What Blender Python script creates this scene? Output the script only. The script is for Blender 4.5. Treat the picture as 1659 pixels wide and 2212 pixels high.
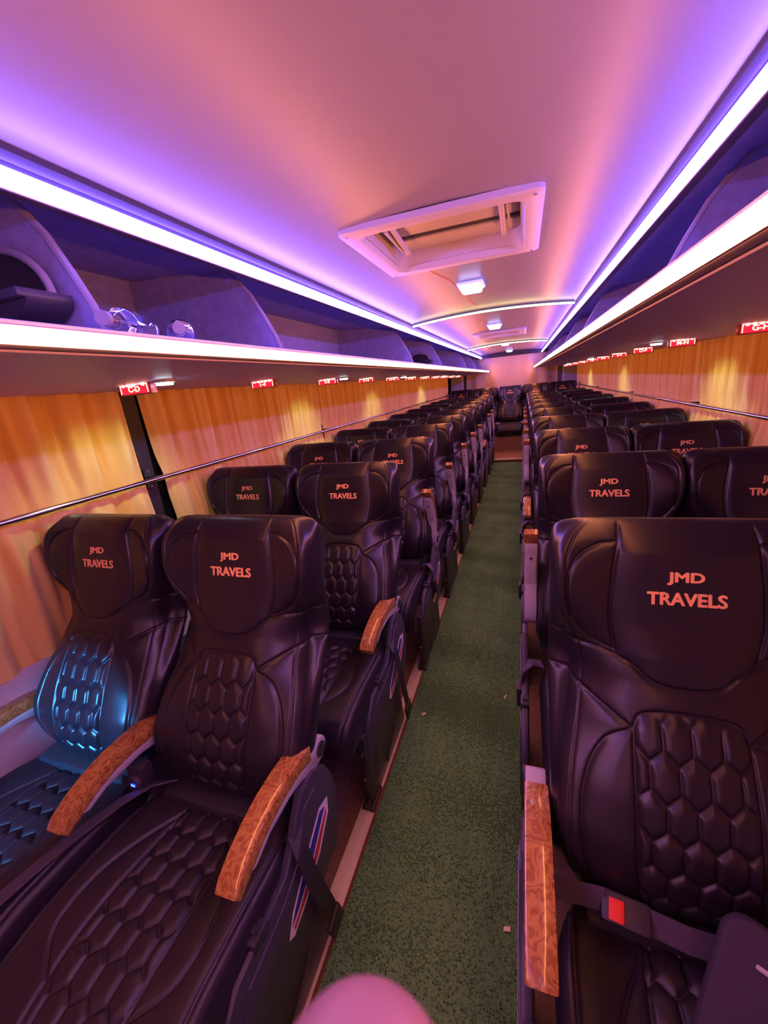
import bpy, bmesh, math, random
import numpy as np
from mathutils import Vector, Matrix, Euler

random.seed(7)
rng = np.random.default_rng(7)
scene = bpy.context.scene
COL = scene.collection
for o in list(bpy.data.objects):
    bpy.data.objects.remove(o)

# ------------------------------------------------------------------ camera
cam_d = bpy.data.cameras.new('camera')
cam = bpy.data.objects.new('camera', cam_d)
COL.objects.link(cam)
# columns: image right, image down, view direction, in world space
CR = Matrix(((0.9462227861910336, 0.0033094890492745698, -0.3234988194338741),
             (0.308953891193872, -0.3058705190262686, 0.9005502310847331),
             (-0.0959683906765276, -0.9520673678226944, -0.2904441342463703)))
M = Matrix.Identity(4)
for i in range(3):
    M[i][0] = CR[i][0]; M[i][1] = -CR[i][1]; M[i][2] = -CR[i][2]
M.translation = Vector((0.243, 0.0, 1.498))
cam.matrix_world = M
cam_d.sensor_fit = 'VERTICAL'
cam_d.sensor_height = 36.0
cam_d.lens = 876.2 / 2212 * 36.0
cam_d.clip_start = 0.004
cam_d.clip_end = 60
cam_d.dof.use_dof = True
cam_d.dof.focus_distance = 2.2
cam_d.dof.aperture_fstop = 15.0
scene.camera = cam

# ------------------------------------------------------------------ world, exposure
w = bpy.data.worlds.new('night_sky')
scene.world = w
w.use_nodes = True
w.node_tree.nodes['Background'].inputs[0].default_value = (0.05, 0.05, 0.12, 1)
w.node_tree.nodes['Background'].inputs[1].default_value = 0.3
vs = scene.view_settings
vs.view_transform = 'Standard'
vs.look = 'None'
vs.exposure = 0.90
vs.gamma = 1.0
vs.use_curve_mapping = False
BLUE = (0.18, 0.125, 1.0)      # upper light lines
AMBER = (1.0, 0.28, 0.070)     # lower light lines
S_BLUE, S_AMBER = 37.0, 34.0

def lamp(name, kind, loc, energy, color, target=None, size=0.05, spot=60, blend=0.3):
    d = bpy.data.lights.new(name, kind)
    d.energy = energy; d.color = color
    if kind == 'SPOT':
        d.spot_size = math.radians(spot); d.spot_blend = blend
        d.shadow_soft_size = size
    elif kind == 'AREA':
        d.size = size
    else:
        d.shadow_soft_size = size
    o = bpy.data.objects.new(name, d)
    COL.objects.link(o)
    o.location = loc
    if target is not None:
        o.rotation_euler = (Vector(target) - Vector(loc)).to_track_quat('-Z', 'Y').to_euler()
    return o

# added cool spot behind the camera, source unseen; cyan patch on near left seat
lamp('added_cool_spot', 'SPOT', (-0.98, -0.9, 1.02), 210, (0.05, 0.36, 1.0), (-1.10, 0.58, 0.58), 0.02, 20, 0.5)

# ------------------------------------------------------------------ materials
MATS = {}
def mat(name, color=(0.5, 0.5, 0.5), rough=0.5, metal=0.0, spec=0.5, coat=0.0, coat_r=0.05, emit=None, es=0.0,
        trans=0.0, ior=1.45, sheen=0.0):
    m = bpy.data.materials.new(name)
    m.use_nodes = True
    b = m.node_tree.nodes['Principled BSDF']
    b.inputs['Base Color'].default_value = (*color, 1)
    b.inputs['Roughness'].default_value = rough
    b.inputs['Metallic'].default_value = metal
    b.inputs['Specular IOR Level'].default_value = spec
    b.inputs['Coat Weight'].default_value = coat
    b.inputs['Coat Roughness'].default_value = coat_r
    b.inputs['IOR'].default_value = ior
    b.inputs['Transmission Weight'].default_value = trans
    b.inputs['Sheen Weight'].default_value = sheen
    if emit:
        b.inputs['Emission Color'].default_value = (*emit, 1)
        b.inputs['Emission Strength'].default_value = es
    MATS[name] = m
    return m

def nodes_of(m):
    return m.node_tree.nodes, m.node_tree.links, m.node_tree.nodes['Principled BSDF']

def ramp(nt, fac, stops):
    r = nt.nodes.new('ShaderNodeValToRGB')
    while len(r.color_ramp.elements) > 1:
        r.color_ramp.elements.remove(r.color_ramp.elements[-1])
    r.color_ramp.elements[0].position = stops[0][0]
    r.color_ramp.elements[0].color = (*stops[0][1], 1)
    for p, c in stops[1:]:
        e = r.color_ramp.elements.new(p); e.color = (*c, 1)
    nt.links.new(fac, r.inputs[0])
    return r.outputs[0]

def tex_noise(nt, vec, scale, detail=4, rough=0.55, dist=0.0):
    n = nt.nodes.new('ShaderNodeTexNoise')
    n.inputs['Scale'].default_value = scale
    n.inputs['Detail'].default_value = detail
    n.inputs['Roughness'].default_value = rough
    n.inputs['Distortion'].default_value = dist
    nt.links.new(vec, n.inputs['Vector'])
    return n.outputs['Fac']

def obj_vec(nt, scale=(1, 1, 1)):
    t = nt.nodes.new('ShaderNodeTexCoord')
    mp = nt.nodes.new('ShaderNodeMapping')
    mp.inputs['Scale'].default_value = scale
    nt.links.new(t.outputs['Object'], mp.inputs[0])
    return mp.outputs[0]

def bump(m, fac, dist=0.001, strength=0.5):
    n, l, b = nodes_of(m)
    bp = n.new('ShaderNodeBump')
    bp.inputs['Distance'].default_value = dist
    bp.inputs['Strength'].default_value = strength
    l.new(fac, bp.inputs['Height'])
    l.new(bp.outputs[0], b.inputs['Normal'])

def leather(name, col, rough):
    m = mat(name, col, rough, spec=0.55)
    n, l, b = nodes_of(m)
    v = obj_vec(m.node_tree)
    f = tex_noise(m.node_tree, v, 420, 3, 0.6)
    bump(m, f, 0.0005, 0.35)
    f2 = tex_noise(m.node_tree, v, 9, 3)
    mr = n.new('ShaderNodeMapRange')
    mr.inputs['To Min'].default_value = rough - 0.06
    mr.inputs['To Max'].default_value = rough + 0.08
    l.new(f2, mr.inputs[0]); l.new(mr.outputs[0], b.inputs['Roughness'])
    return m
leather('black_leather', (0.016, 0.012, 0.018), 0.29)
leather('black_quilt', (0.018, 0.014, 0.020), 0.40)

def burl():
    m = mat('burl_wood', (0.5, 0.2, 0.07), 0.18, spec=0.5, coat=0.8, coat_r=0.06)
    n, l, b = nodes_of(m)
    nt = m.node_tree
    v = obj_vec(nt)
    n1 = n.new('ShaderNodeTexNoise'); n1.inputs['Scale'].default_value = 11; n1.inputs['Detail'].default_value = 3
    l.new(v, n1.inputs['Vector'])
    mx = n.new('ShaderNodeVectorMath'); mx.operation = 'MULTIPLY_ADD'
    l.new(n1.outputs['Color'], mx.inputs[0]); mx.inputs[1].default_value = (0.12, 0.12, 0.12); l.new(v, mx.inputs[2])
    wv = n.new('ShaderNodeTexWave'); wv.wave_type = 'RINGS'; wv.rings_direction = 'SPHERICAL'
    wv.inputs['Scale'].default_value = 13; wv.inputs['Distortion'].default_value = 14
    wv.inputs['Detail'].default_value = 3; wv.inputs['Detail Scale'].default_value = 2.2
    l.new(mx.outputs[0], wv.inputs['Vector'])
    vo = n.new('ShaderNodeTexVoronoi'); vo.inputs['Scale'].default_value = 55
    l.new(mx.outputs[0], vo.inputs['Vector'])
    c1 = ramp(nt, wv.outputs['Fac'], [(0.0, (0.30, 0.120, 0.030)), (0.45, (0.40, 0.185, 0.045)), (1.0, (0.46, 0.235, 0.06))])
    c2 = ramp(nt, vo.outputs['Distance'], [(0.0, (0.28, 0.16, 0.12)), (0.16, (0.55, 0.42, 0.36)), (0.30, (1, 1, 1))])
    mm = n.new('ShaderNodeMix'); mm.data_type = 'RGBA'; mm.blend_type = 'MULTIPLY'; mm.inputs[0].default_value = 0.8
    l.new(c1, mm.inputs[6]); l.new(c2, mm.inputs[7])
    l.new(mm.outputs[2], b.inputs['Base Color'])
burl()

def cloth_curtain():
    m = mat('gold_curtain', (0.88, 0.56, 0.2), 0.62, spec=0.25, sheen=0.3)
    n, l, b = nodes_of(m)
    nt = m.node_tree
    v = obj_vec(nt, (1, 1, 0.07))
    f = tex_noise(nt, v, 9, 3)
    c = ramp(nt, f, [(0.3, (0.86, 0.50, 0.09)), (0.7, (0.97, 0.74, 0.27))])
    l.new(c, b.inputs['Base Color'])
    f2 = tex_noise(nt, obj_vec(nt, (1, 1, 0.2)), 22, 4, 0.6, 0.5)
    bump(m, f2, 0.004, 0.6)
    tr = n.new('ShaderNodeBsdfTranslucent'); tr.inputs[0].default_value = (0.8, 0.42, 0.12, 1)
    ms = n.new('ShaderNodeMixShader'); ms.inputs[0].default_value = 0.2
    out = n['Material Output']
    l.new(b.outputs[0], ms.inputs[1]); l.new(tr.outputs[0], ms.inputs[2]); l.new(ms.outputs[0], out.inputs['Surface'])
cloth_curtain()

_r = MATS['gold_curtain'].copy(); _r.name = 'pale_curtain'; MATS['pale_curtain'] = _r
for _n in _r.node_tree.nodes:
    if _n.type == 'VALTORGB':
        _n.color_ramp.elements[0].color = (.60, .45, .27, 1); _n.color_ramp.elements[1].color = (.66, .51, .32, 1)
def carpet_mat():
    m = mat('green_mesh_mat', (0.05, 0.13, 0.06), 0.75, spec=0.25)
    n, l, b = nodes_of(m)
    nt = m.node_tree
    v = obj_vec(nt, (1.0, 1.25, 1.0))
    vo = n.new('ShaderNodeTexVoronoi'); vo.feature = 'DISTANCE_TO_EDGE'
    vo.inputs['Scale'].default_value = 118; vo.inputs['Randomness'].default_value = 0.30
    l.new(v, vo.inputs['Vector'])
    c = ramp(nt, vo.outputs['Distance'], [(0.0, (0.15, 0.40, 0.23)), (0.06, (0.10, 0.29, 0.16)), (0.14, (0.032, 0.125, 0.062)), (1.0, (0.022, 0.10, 0.045))])
    f = tex_noise(nt, obj_vec(nt, (1, 0.3, 1)), 7, 4)
    d = ramp(nt, f, [(0.3, (0.75, 0.75, 0.75)), (0.7, (1.1, 1.05, 1.0))])
    mm = n.new('ShaderNodeMix'); mm.data_type = 'RGBA'; mm.blend_type = 'MULTIPLY'; mm.inputs[0].default_value = 1
    l.new(c, mm.inputs[6]); l.new(d, mm.inputs[7]); l.new(mm.outputs[2], b.inputs['Base Color'])
    inv = n.new('ShaderNodeMath'); inv.operation = 'MULTIPLY'; inv.inputs[1].default_value = -1
    l.new(vo.outputs['Distance'], inv.inputs[0])
    bump(m, inv.outputs[0], 0.004, 0.8)
carpet_mat()

def speckle(name, c1, c2, scale, rough, bd=0.0008):
    m = mat(name, c1, rough, spec=0.35)
    n, l, b = nodes_of(m)
    nt = m.node_tree
    f = tex_noise(nt, obj_vec(nt), scale, 5, 0.7)
    l.new(ramp(nt, f, [(0.35, c1), (0.7, c2)]), b.inputs['Base Color'])
    bump(m, f, bd, 0.4)
    return m
speckle('floor_vinyl', (0.13, 0.08, 0.078), (0.22, 0.145, 0.13), 60, 0.6)
speckle('step_vinyl', (0.34, 0.20, 0.15), (0.42, 0.26, 0.20), 40, 0.6)
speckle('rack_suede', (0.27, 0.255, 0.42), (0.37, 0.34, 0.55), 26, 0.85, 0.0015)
mat('ceiling_laminate', (0.23, 0.20, 0.225), 0.34, spec=0.30)
_m = MATS['ceiling_laminate']
bump(_m, tex_noise(_m.node_tree, obj_vec(_m.node_tree, (1, 0.35, 1)), 1.6, 2), 0.02, 0.10)
mat('hatch_plastic', (0.42, 0.38, 0.37), 0.45)
mat('dark_gap', (0.02, 0.02, 0.03), 0.8)
mat('black_plastic', (0.030, 0.028, 0.036), 0.42)
mat('dark_panel_plastic', (0.050, 0.046, 0.062), 0.40)
mat('grey_bracket', (0.42, 0.40, 0.43), 0.38, spec=0.4)
mat('black_metal', (0.035, 0.033, 0.04), 0.35, metal=0.3)
mat('steel', (0.6, 0.6, 0.62), 0.25, metal=1.0)
mat('chrome', (0.75, 0.74, 0.76), 0.14, metal=1.0)
mat('aluminium', (0.78, 0.76, 0.76), 0.42, metal=0.35)
mat('brown_edge', (0.14, 0.05, 0.03), 0.5)
mat('wall_panel', (0.55, 0.54, 0.56), 0.5)
mat('rear_pillar_fabric', (0.45, 0.43, 0.48), 0.8)
mat('window_glass', (0.01, 0.01, 0.014), 0.08, spec=0.5)
mat('dark_trim', (0.02, 0.014, 0.016), 0.6)
mat('lip_plastic', (0.42, 0.36, 0.42), 0.45)
mat('header_plastic', (0.32, 0.28, 0.34), 0.5)
mat('header_dark', (0.05, 0.04, 0.07), 0.5)
mat('soffit_light_tint', (0.60, 0.44, 0.92), 0.45)  # vinyl lightened and tinted purple in place of violet light under the racks
mat('orange_thread', (1.0, 0.50, 0.20), 0.5)
mat('belt_web', (0.028, 0.024, 0.034), 0.55)
mat('belt_grey', (0.075, 0.06, 0.09), 0.6)
mat('bag_cloth', (0.035, 0.026, 0.045), 0.8)
mat('red_button', (0.75, 0.03, 0.02), 0.4)
mat('sticker_white', (0.8, 0.78, 0.8), 0.4)
mat('sticker_blue', (0.02, 0.03, 0.25), 0.4)
mat('sticker_red', (0.55, 0.03, 0.03), 0.4)
mat('paper', (0.85, 0.82, 0.75), 0.7)
mat('skin', (0.22, 0.125, 0.125), 0.5, spec=0.4)
mat('clear_plastic', (0.95, 0.95, 1.0), 0.04, trans=1.0, ior=1.4)
mat('wire_red', (0.8, 0.10, 0.05), 0.5)
mat('blue_glow', (0.0, 0.02, 0.3), 0.4, emit=(0.02, 0.06, 1.0), es=6)
mat('led_blue', (0.8, 0.8, 0.9), 0.4, emit=BLUE, es=S_BLUE)
mat('led_amber', (0.9, 0.8, 0.7), 0.4, emit=AMBER, es=S_AMBER)
mat('led_yellow', (0.9, 0.9, 0.6), 0.4, emit=(1.0, 0.90, 0.34), es=3.4)
mat('dome_lens', (0.8, 0.9, 1), 0.3, emit=(0.42, 0.62, 1.0), es=3.2)
mat('dome_rim', (0.6, 0.65, 0.8), 0.25, emit=(0.10, 0.2, 0.9), es=0.8)
mat('reading_lens', (0.8, 0.9, 1), 0.3, emit=(0.75, 0.88, 1.0), es=8)
mat('sign_red', (0.4, 0.0, 0.02), 0.3, emit=(1.0, 0.015, 0.04), es=0.75)
mat('sign_glow', (1, 0.8, 0.5), 0.3, emit=(1.0, 0.62, 0.30), es=1.7)
mat('sign_dot', (1, 0.9, 0.8), 0.3, emit=(1.0, 0.55, 0.40), es=5.0)
mat('sign_case', (0.30, 0.05, 0.08), 0.35)

# ------------------------------------------------------------------ mesh helpers
def mesh_from(name, verts, faces, m, smooth=True):
    me = bpy.data.meshes.new(name)
    me.from_pydata([tuple(map(float, v)) for v in verts], [], [tuple(map(int, f)) for f in faces])
    me.materials.append(MATS[m])
    if smooth:
        me.polygons.foreach_set('use_smooth', [True] * len(me.polygons))
    me.update()
    return me

def link(name, me, parent=None, loc=(0, 0, 0), rot=(0, 0, 0)):
    o = bpy.data.objects.new(name, me)
    COL.objects.link(o)
    o.parent = parent
    o.location = loc; o.rotation_euler = rot
    return o

def thing(name, label, cat, loc=(0, 0, 0), group=None, me=None, rot=(0, 0, 0)):
    o = bpy.data.objects.new(name, me)
    COL.objects.link(o)
    o.location = loc; o.rotation_euler = rot
    o['label'] = label; o['category'] = cat
    if group: o['group'] = group
    return o

def struct(name, me, loc=(0, 0, 0)):
    o = link(name, me, None, loc); o['kind'] = 'structure'
    return o

class B:
    """collects boxes, tubes and prisms into one bmesh"""
    def __init__(s): s.bm = bmesh.new()
    def box(s, x0, x1, y0, y1, z0, z1, bev=0.0, rot=None):
        r = bmesh.ops.create_cube(s.bm, size=1.0)
        vs_ = r['verts']
        c = Vector(((x0 + x1) / 2, (y0 + y1) / 2, (z0 + z1) / 2))
        for v in vs_:
            v.co = Vector((v.co.x * (x1 - x0), v.co.y * (y1 - y0), v.co.z * (z1 - z0)))
        if rot: bmesh.ops.rotate(s.bm, verts=vs_, cent=(0, 0, 0), matrix=Euler(rot).to_matrix())
        for v in vs_: v.co += c
        if bev > 0:
            es = list({e for v in vs_ for e in v.link_edges})
            bmesh.ops.bevel(s.bm, geom=es, offset=bev, segments=2, profile=0.5, affect='EDGES')
        return s
    def prism(s, pts, axis, a0, a1, bev=0.0):
        """closed outline extruded along axis; pts are the other two coordinates in order"""
        def mk(p, a):
            if axis == 'x': return (a, p[0], p[1])
            if axis == 'y': return (p[0], a, p[1])
            return (p[0], p[1], a)
        v0 = [s.bm.verts.new(mk(p, a0)) for p in pts]
        v1 = [s.bm.verts.new(mk(p, a1)) for p in pts]
        n = len(pts); fs = []
        fs.append(s.bm.faces.new(v0)); fs.append(s.bm.faces.new(v1[::-1]))
        for i in range(n):
            fs.append(s.bm.faces.new((v0[i], v0[(i + 1) % n], v1[(i + 1) % n], v1[i])))
        bmesh.ops.recalc_face_normals(s.bm, faces=fs)
        if bev > 0:
            es = [e for e in set(fs[0].edges) | set(fs[1].edges)]
            bmesh.ops.bevel(s.bm, geom=es, offset=bev, segments=2, profile=0.5, affect='EDGES')
        return s
    def tube(s, pts, r, seg=12, cap=True):
        pts = [Vector(p) for p in pts]
        rs = r if isinstance(r, (list, tuple)) else [r] * len(pts)
        rings = []
        up = Vector((0, 0, 1))
        for i, p in enumerate(pts):
            t = (pts[min(i + 1, len(pts) - 1)] - pts[max(i - 1, 0)]).normalized()
            a = t.cross(up)
            if a.length < 1e-3: a = t.cross(Vector((1, 0, 0)))
            a.normalize(); b_ = a.cross(t)
            rings.append([s.bm.verts.new(p + a * rs[i] * math.cos(2 * math.pi * k / seg) + b_ * rs[i] * math.sin(2 * math.pi * k / seg)) for k in range(seg)])
        for i in range(len(rings) - 1):
            for k in range(seg):
                s.bm.faces.new((rings[i][k], rings[i][(k + 1) % seg], rings[i + 1][(k + 1) % seg], rings[i + 1][k]))
        if cap:
            s.bm.faces.new(rings[0][::-1]); s.bm.faces.new(rings[-1])
        return s
    def ribbon(s, pts, width, thick, wdir=(1, 0, 0)):
        """flat strap along pts"""
        pts = [Vector(p) for p in pts]; wd = Vector(wdir).normalized()
        rings = []
        for i, p in enumerate(pts):
            t = (pts[min(i + 1, len(pts) - 1)] - pts[max(i - 1, 0)]).normalized()
            n_ = t.cross(wd).normalized()
            w2 = n_.cross(t).normalized()
            rings.append([s.bm.verts.new(p + w2 * width / 2 * a + n_ * thick / 2 * b_) for a, b_ in ((-1, -1), (1, -1), (1, 1), (-1, 1))])
        for i in range(len(rings) - 1):
            for k in range(4):
                s.bm.faces.new((rings[i][k], rings[i][(k + 1) % 4], rings[i + 1][(k + 1) % 4], rings[i + 1][k]))
        s.bm.faces.new(rings[0][::-1]); s.bm.faces.new(rings[-1])
        return s
    def disc(s, c, r, axis, h, seg=24):
        ax = {'x': 0, 'y': 1, 'z': 2}[axis]
        d = Vector((0, 0, 0)); d[ax] = h
        return s.tube([Vector(c) - d / 2, Vector(c) + d / 2], r, seg)
    def mesh(s, name, m, smooth=False):
        bmesh.ops.recalc_face_normals(s.bm, faces=s.bm.faces)
        me = bpy.data.meshes.new(name)
        s.bm.to_mesh(me); s.bm.free()
        me.materials.append(MATS[m])
        if smooth:
            me.polygons.foreach_set('use_smooth', [True] * len(me.polygons))
            me.set_sharp_from_angle(angle=math.radians(40))
        return me

def text_geo(s, size, extrude=0.0005, bold=0.0):
    """lettering outline as arrays, centred; x right, y up"""
    cu = bpy.data.curves.new('lettering_outline', 'FONT')
    cu.body = s; cu.size = size; cu.extrude = extrude; cu.offset = bold
    cu.align_x = 'CENTER'; cu.align_y = 'CENTER'; cu.resolution_u = 4
    ob = bpy.data.objects.new('lettering_outline', cu)
    me = bpy.data.meshes.new_from_object(ob)
    v = np.array([tuple(p.co) for p in me.vertices]).reshape(-1, 3)
    f = [tuple(p.vertices) for p in me.polygons]
    bpy.data.objects.remove(ob); bpy.data.curves.remove(cu); bpy.data.meshes.remove(me)
    return v, f

# ------------------------------------------------------------------ seat surfaces
ZT = np.array([.44, .50, .56, .62, .70, .78, .86, .92, .98, 1.04, 1.10, 1.14, 1.18])
YC = np.array([.672, .630, .628, .643, .680, .730, .785, .824, .852, .870, .884, .894, .905])
YE = np.array([.690, .662, .656, .672, .735, .815, .875, .868, .842, .836, .850, .870, .895])
HW = np.array([.205, .228, .242, .246, .238, .218, .205, .216, .236, .247, .250, .250, .248])
YB = np.array([.760, .770, .790, .820, .865, .915, .955, .970, .980, .992, 1.0, .995, .985])
def smooth_interp(z, a):
    # gentle interpolation of the tables
    zz = np.linspace(.40, 1.22, 165)
    v = np.interp(zz, ZT, a)
    k = np.hanning(15); k /= k.sum()
    v = np.convolve(np.pad(v, 7, mode='edge'), k, mode='valid')
    return np.interp(z, zz, v)

def seg_dist(px, pz, poly):
    d = np.full(px.shape, 9.0)
    for (x0, z0), (x1, z1) in zip(poly[:-1], poly[1:]):
        dx, dz = x1 - x0, z1 - z0
        t = np.clip(((px - x0) * dx + (pz - z0) * dz) / (dx * dx + dz * dz + 1e-12), 0, 1)
        d = np.minimum(d, np.hypot(px - x0 - t * dx, pz - z0 - t * dz))
    return d

def curve_pts(pts, n=10):
    """Catmull-Rom through the points"""
    P = np.array([pts[0]] + list(pts) + [pts[-1]], float); out = []
    for i in range(1, len(P) - 2):
        for t in np.linspace(0, 1, n, endpoint=False):
            a, b_, c, d = P[i - 1], P[i], P[i + 1], P[i + 2]
            out.append(0.5 * ((2 * b_) + (-a + c) * t + (2 * a - 5 * b_ + 4 * c - d) * t * t + (-a + 3 * b_ - 3 * c + d) * t ** 3))
    out.append(P[-2])
    return [tuple(p) for p in out]

def hexes(x, z, W, stretch):
    zz = z / stretch
    H = W / math.sqrt(3) * 2
    best = np.full(x.shape, -9.0)
    for ox, oz in ((0, 0), (W / 2, .75 * H)):
        cx_ = np.round((x - ox) / W) * W + ox
        cz_ = np.round((zz - oz) / (1.5 * H)) * 1.5 * H + oz
        ax, az = np.abs(x - cx_), np.abs(zz - cz_)
        d = W / 2 - np.maximum(ax, ax / 2 + az * math.sqrt(3) / 2)
        best = np.maximum(best, d)
    return np.maximum(best, 0)

def mirror2(poly): return [(-x, z) for x, z in poly]

BACK_SEAMS = []
head_side = curve_pts([(.118, 1.18), (.126, 1.12), (.134, 1.05), (.135, .98), (.122, .915)])
head_bot = curve_pts([(.122, .915), (.095, .905), (.062, .882), (.03, .874), (0, .873)])
wing = curve_pts([(.128, 1.145), (.165, 1.140), (.205, 1.115), (.224, 1.06), (.215, 1.0), (.175, .945), (.128, .925)])
yoke = [(.122, .915), (.16, .925), (.25, .925)]
shoulder = curve_pts([(.25, .835), (.19, .83), (.14, .815), (.098, .798)])
panel = curve_pts([(.098, .798), (.100, .72), (.100, .62), (.094, .54), (.085, .48)])
ptop = curve_pts([(.098, .798), (.085, .822), (.05, .833), (0, .836)])
lobe = curve_pts([(.098, .798), (.15, .765), (.188, .70), (.198, .62), (.185, .54), (.16, .48)])
for s_ in (head_side, head_bot, wing, yoke, shoulder, panel, ptop, lobe):
    BACK_SEAMS += [s_, mirror2(s_)]
edge_seam_u = 0.90

def back_surface(x, z, u):
    """front surface depth y at (x, z) with seams and quilting"""
    yc, ye = smooth_interp(z, YC), smooth_interp(z, YE)
    au = np.abs(u)
    y = yc + (ye - yc) * au ** 2.6
    s = np.clip((au - .90) / .10, 0, 1)
    y = y + .030 * (1 - np.sqrt(np.clip(1 - s * s, 0, 1)))
    d = np.full(x.shape, 9.0)
    for sm in BACK_SEAMS: d = np.minimum(d, seg_dist(x, z, sm))
    y = y + .0055 * np.exp(-(d / .0032) ** 2) - .0050 * (1 - np.exp(-d / .016))
    # piped edge
    y = y + .004 * np.exp(-((au - edge_seam_u) / .012) ** 2)
    # the headrest pillow swells
    ph = np.clip(1 - (np.abs(x) / .13) ** 4, 0, 1) * np.clip((z - .875) / .05, 0, 1) * np.clip((1.18 - z) / .05, 0, 1)
    y = y - .010 * ph
    # hexagon quilting
    hd = hexes(x, z - .50, .0500, 1.38)
    top = .834 - .04 * (np.abs(x) / .1) ** 3
    inside = np.clip((.097 - np.abs(x)) / .006, 0, 1) * np.clip((top - z) / .008, 0, 1) * np.clip((z - .475) / .01, 0, 1)
    y = y + inside * (.0045 * np.exp(-(hd / .0034) ** 2) - .0040 * np.clip(hd / .012, 0, 1) ** .7)
    return y

def build_backrest():
    NU, NV, NS, NB = 190, 300, 9, 14
    t = np.linspace(0, 1, NV)
    z = .445 + (1.18 - .445) * (0.5 * t + 0.5 * (0.5 - 0.5 * np.cos(math.pi * t)))
    u = np.linspace(-1, 1, NU)
    hw = smooth_interp(z, HW)
    # rounded top corners and bottom corners
    R = .075
    tt = np.clip((z - (1.18 - R)) / R, 0, 1)
    hw = hw - R * .9 * (1 - np.sqrt(1 - tt ** 2))
    R2 = .07
    tb = np.clip((.445 + R2 - z) / R2, 0, 1)
    hw = hw - R2 * .8 * (1 - np.sqrt(1 - tb ** 2))
    U, Z = np.meshgrid(u, z)
    Wd = np.repeat(hw[:, None], NU, 1)
    X = U * Wd
    Yf = back_surface(X, Z, U)
    yb = smooth_interp(z, YB)
    # close over the crest and under the base
    Rt = .055
    f = 1 - np.sqrt(1 - np.clip((z - (1.18 - Rt)) / Rt, 0, 1) ** 2)
    fb = 1 - np.sqrt(1 - np.clip((.445 + .04 - z) / .04, 0, 1) ** 2)
    mid = .945; midb = .715
    Yf = Yf + (mid - Yf) * f[:, None] + (midb - Yf) * fb[:, None]
    ybk = yb + (mid + .004 - yb) * f + (midb + .004 - yb) * fb
    verts = []; rows = []
    nring = NU + NS + NB + NS
    arr = np.zeros((NV, nring, 3))
    arr[:, :NU, 0] = X; arr[:, :NU, 1] = Yf; arr[:, :NU, 2] = Z
    for i in range(NS):   # right side front->back
        a = (i + 1) / (NS + 1)
        bul = (.006 + np.clip(.250 - hw, 0, .045)) * math.sin(math.pi * min(1, a * 1.15)) ** .7 - .012 * a ** 2
        arr[:, NU + i, 0] = hw + bul * (1 - f) * (1 - fb)
        arr[:, NU + i, 1] = Yf[:, -1] + (ybk - Yf[:, -1]) * a
        arr[:, NU + i, 2] = z
        j = NU + NS + NB + (NS - 1 - i)
        arr[:, j, 0] = -arr[:, NU + i, 0]; arr[:, j, 1] = Yf[:, 0] + (ybk - Yf[:, 0]) * a; arr[:, j, 2] = z
    for i in range(NB):
        a = 1 - 2 * i / (NB - 1)
        arr[:, NU + NS + i, 0] = (hw - .012) * a
        arr[:, NU + NS + i, 1] = ybk + .012 * (1 - abs(a) ** 3) * (1 - f) * (1 - fb)
        arr[:, NU + NS + i, 2] = z
    verts = arr.reshape(-1, 3)
    ii, jj = np.meshgrid(np.arange(NV - 1), np.arange(nring), indexing='ij')
    j2 = (jj + 1) % nring
    quads = np.stack([ii * nring + jj, ii * nring + j2, (ii + 1) * nring + j2, (ii + 1) * nring + jj], -1).reshape(-1, 4)
    me = bpy.data.meshes.new('backrest')
    faces = quads.tolist()
    faces.append(list(range(nring))[::-1]); faces.append([(NV - 1) * nring + k for k in range(nring)])
    me.from_pydata(verts.tolist(), [], faces)
    me.materials.append(MATS['black_leather'])
    me.polygons.foreach_set('use_smooth', [True] * len(me.polygons))
    me.update()
    return me

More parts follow.
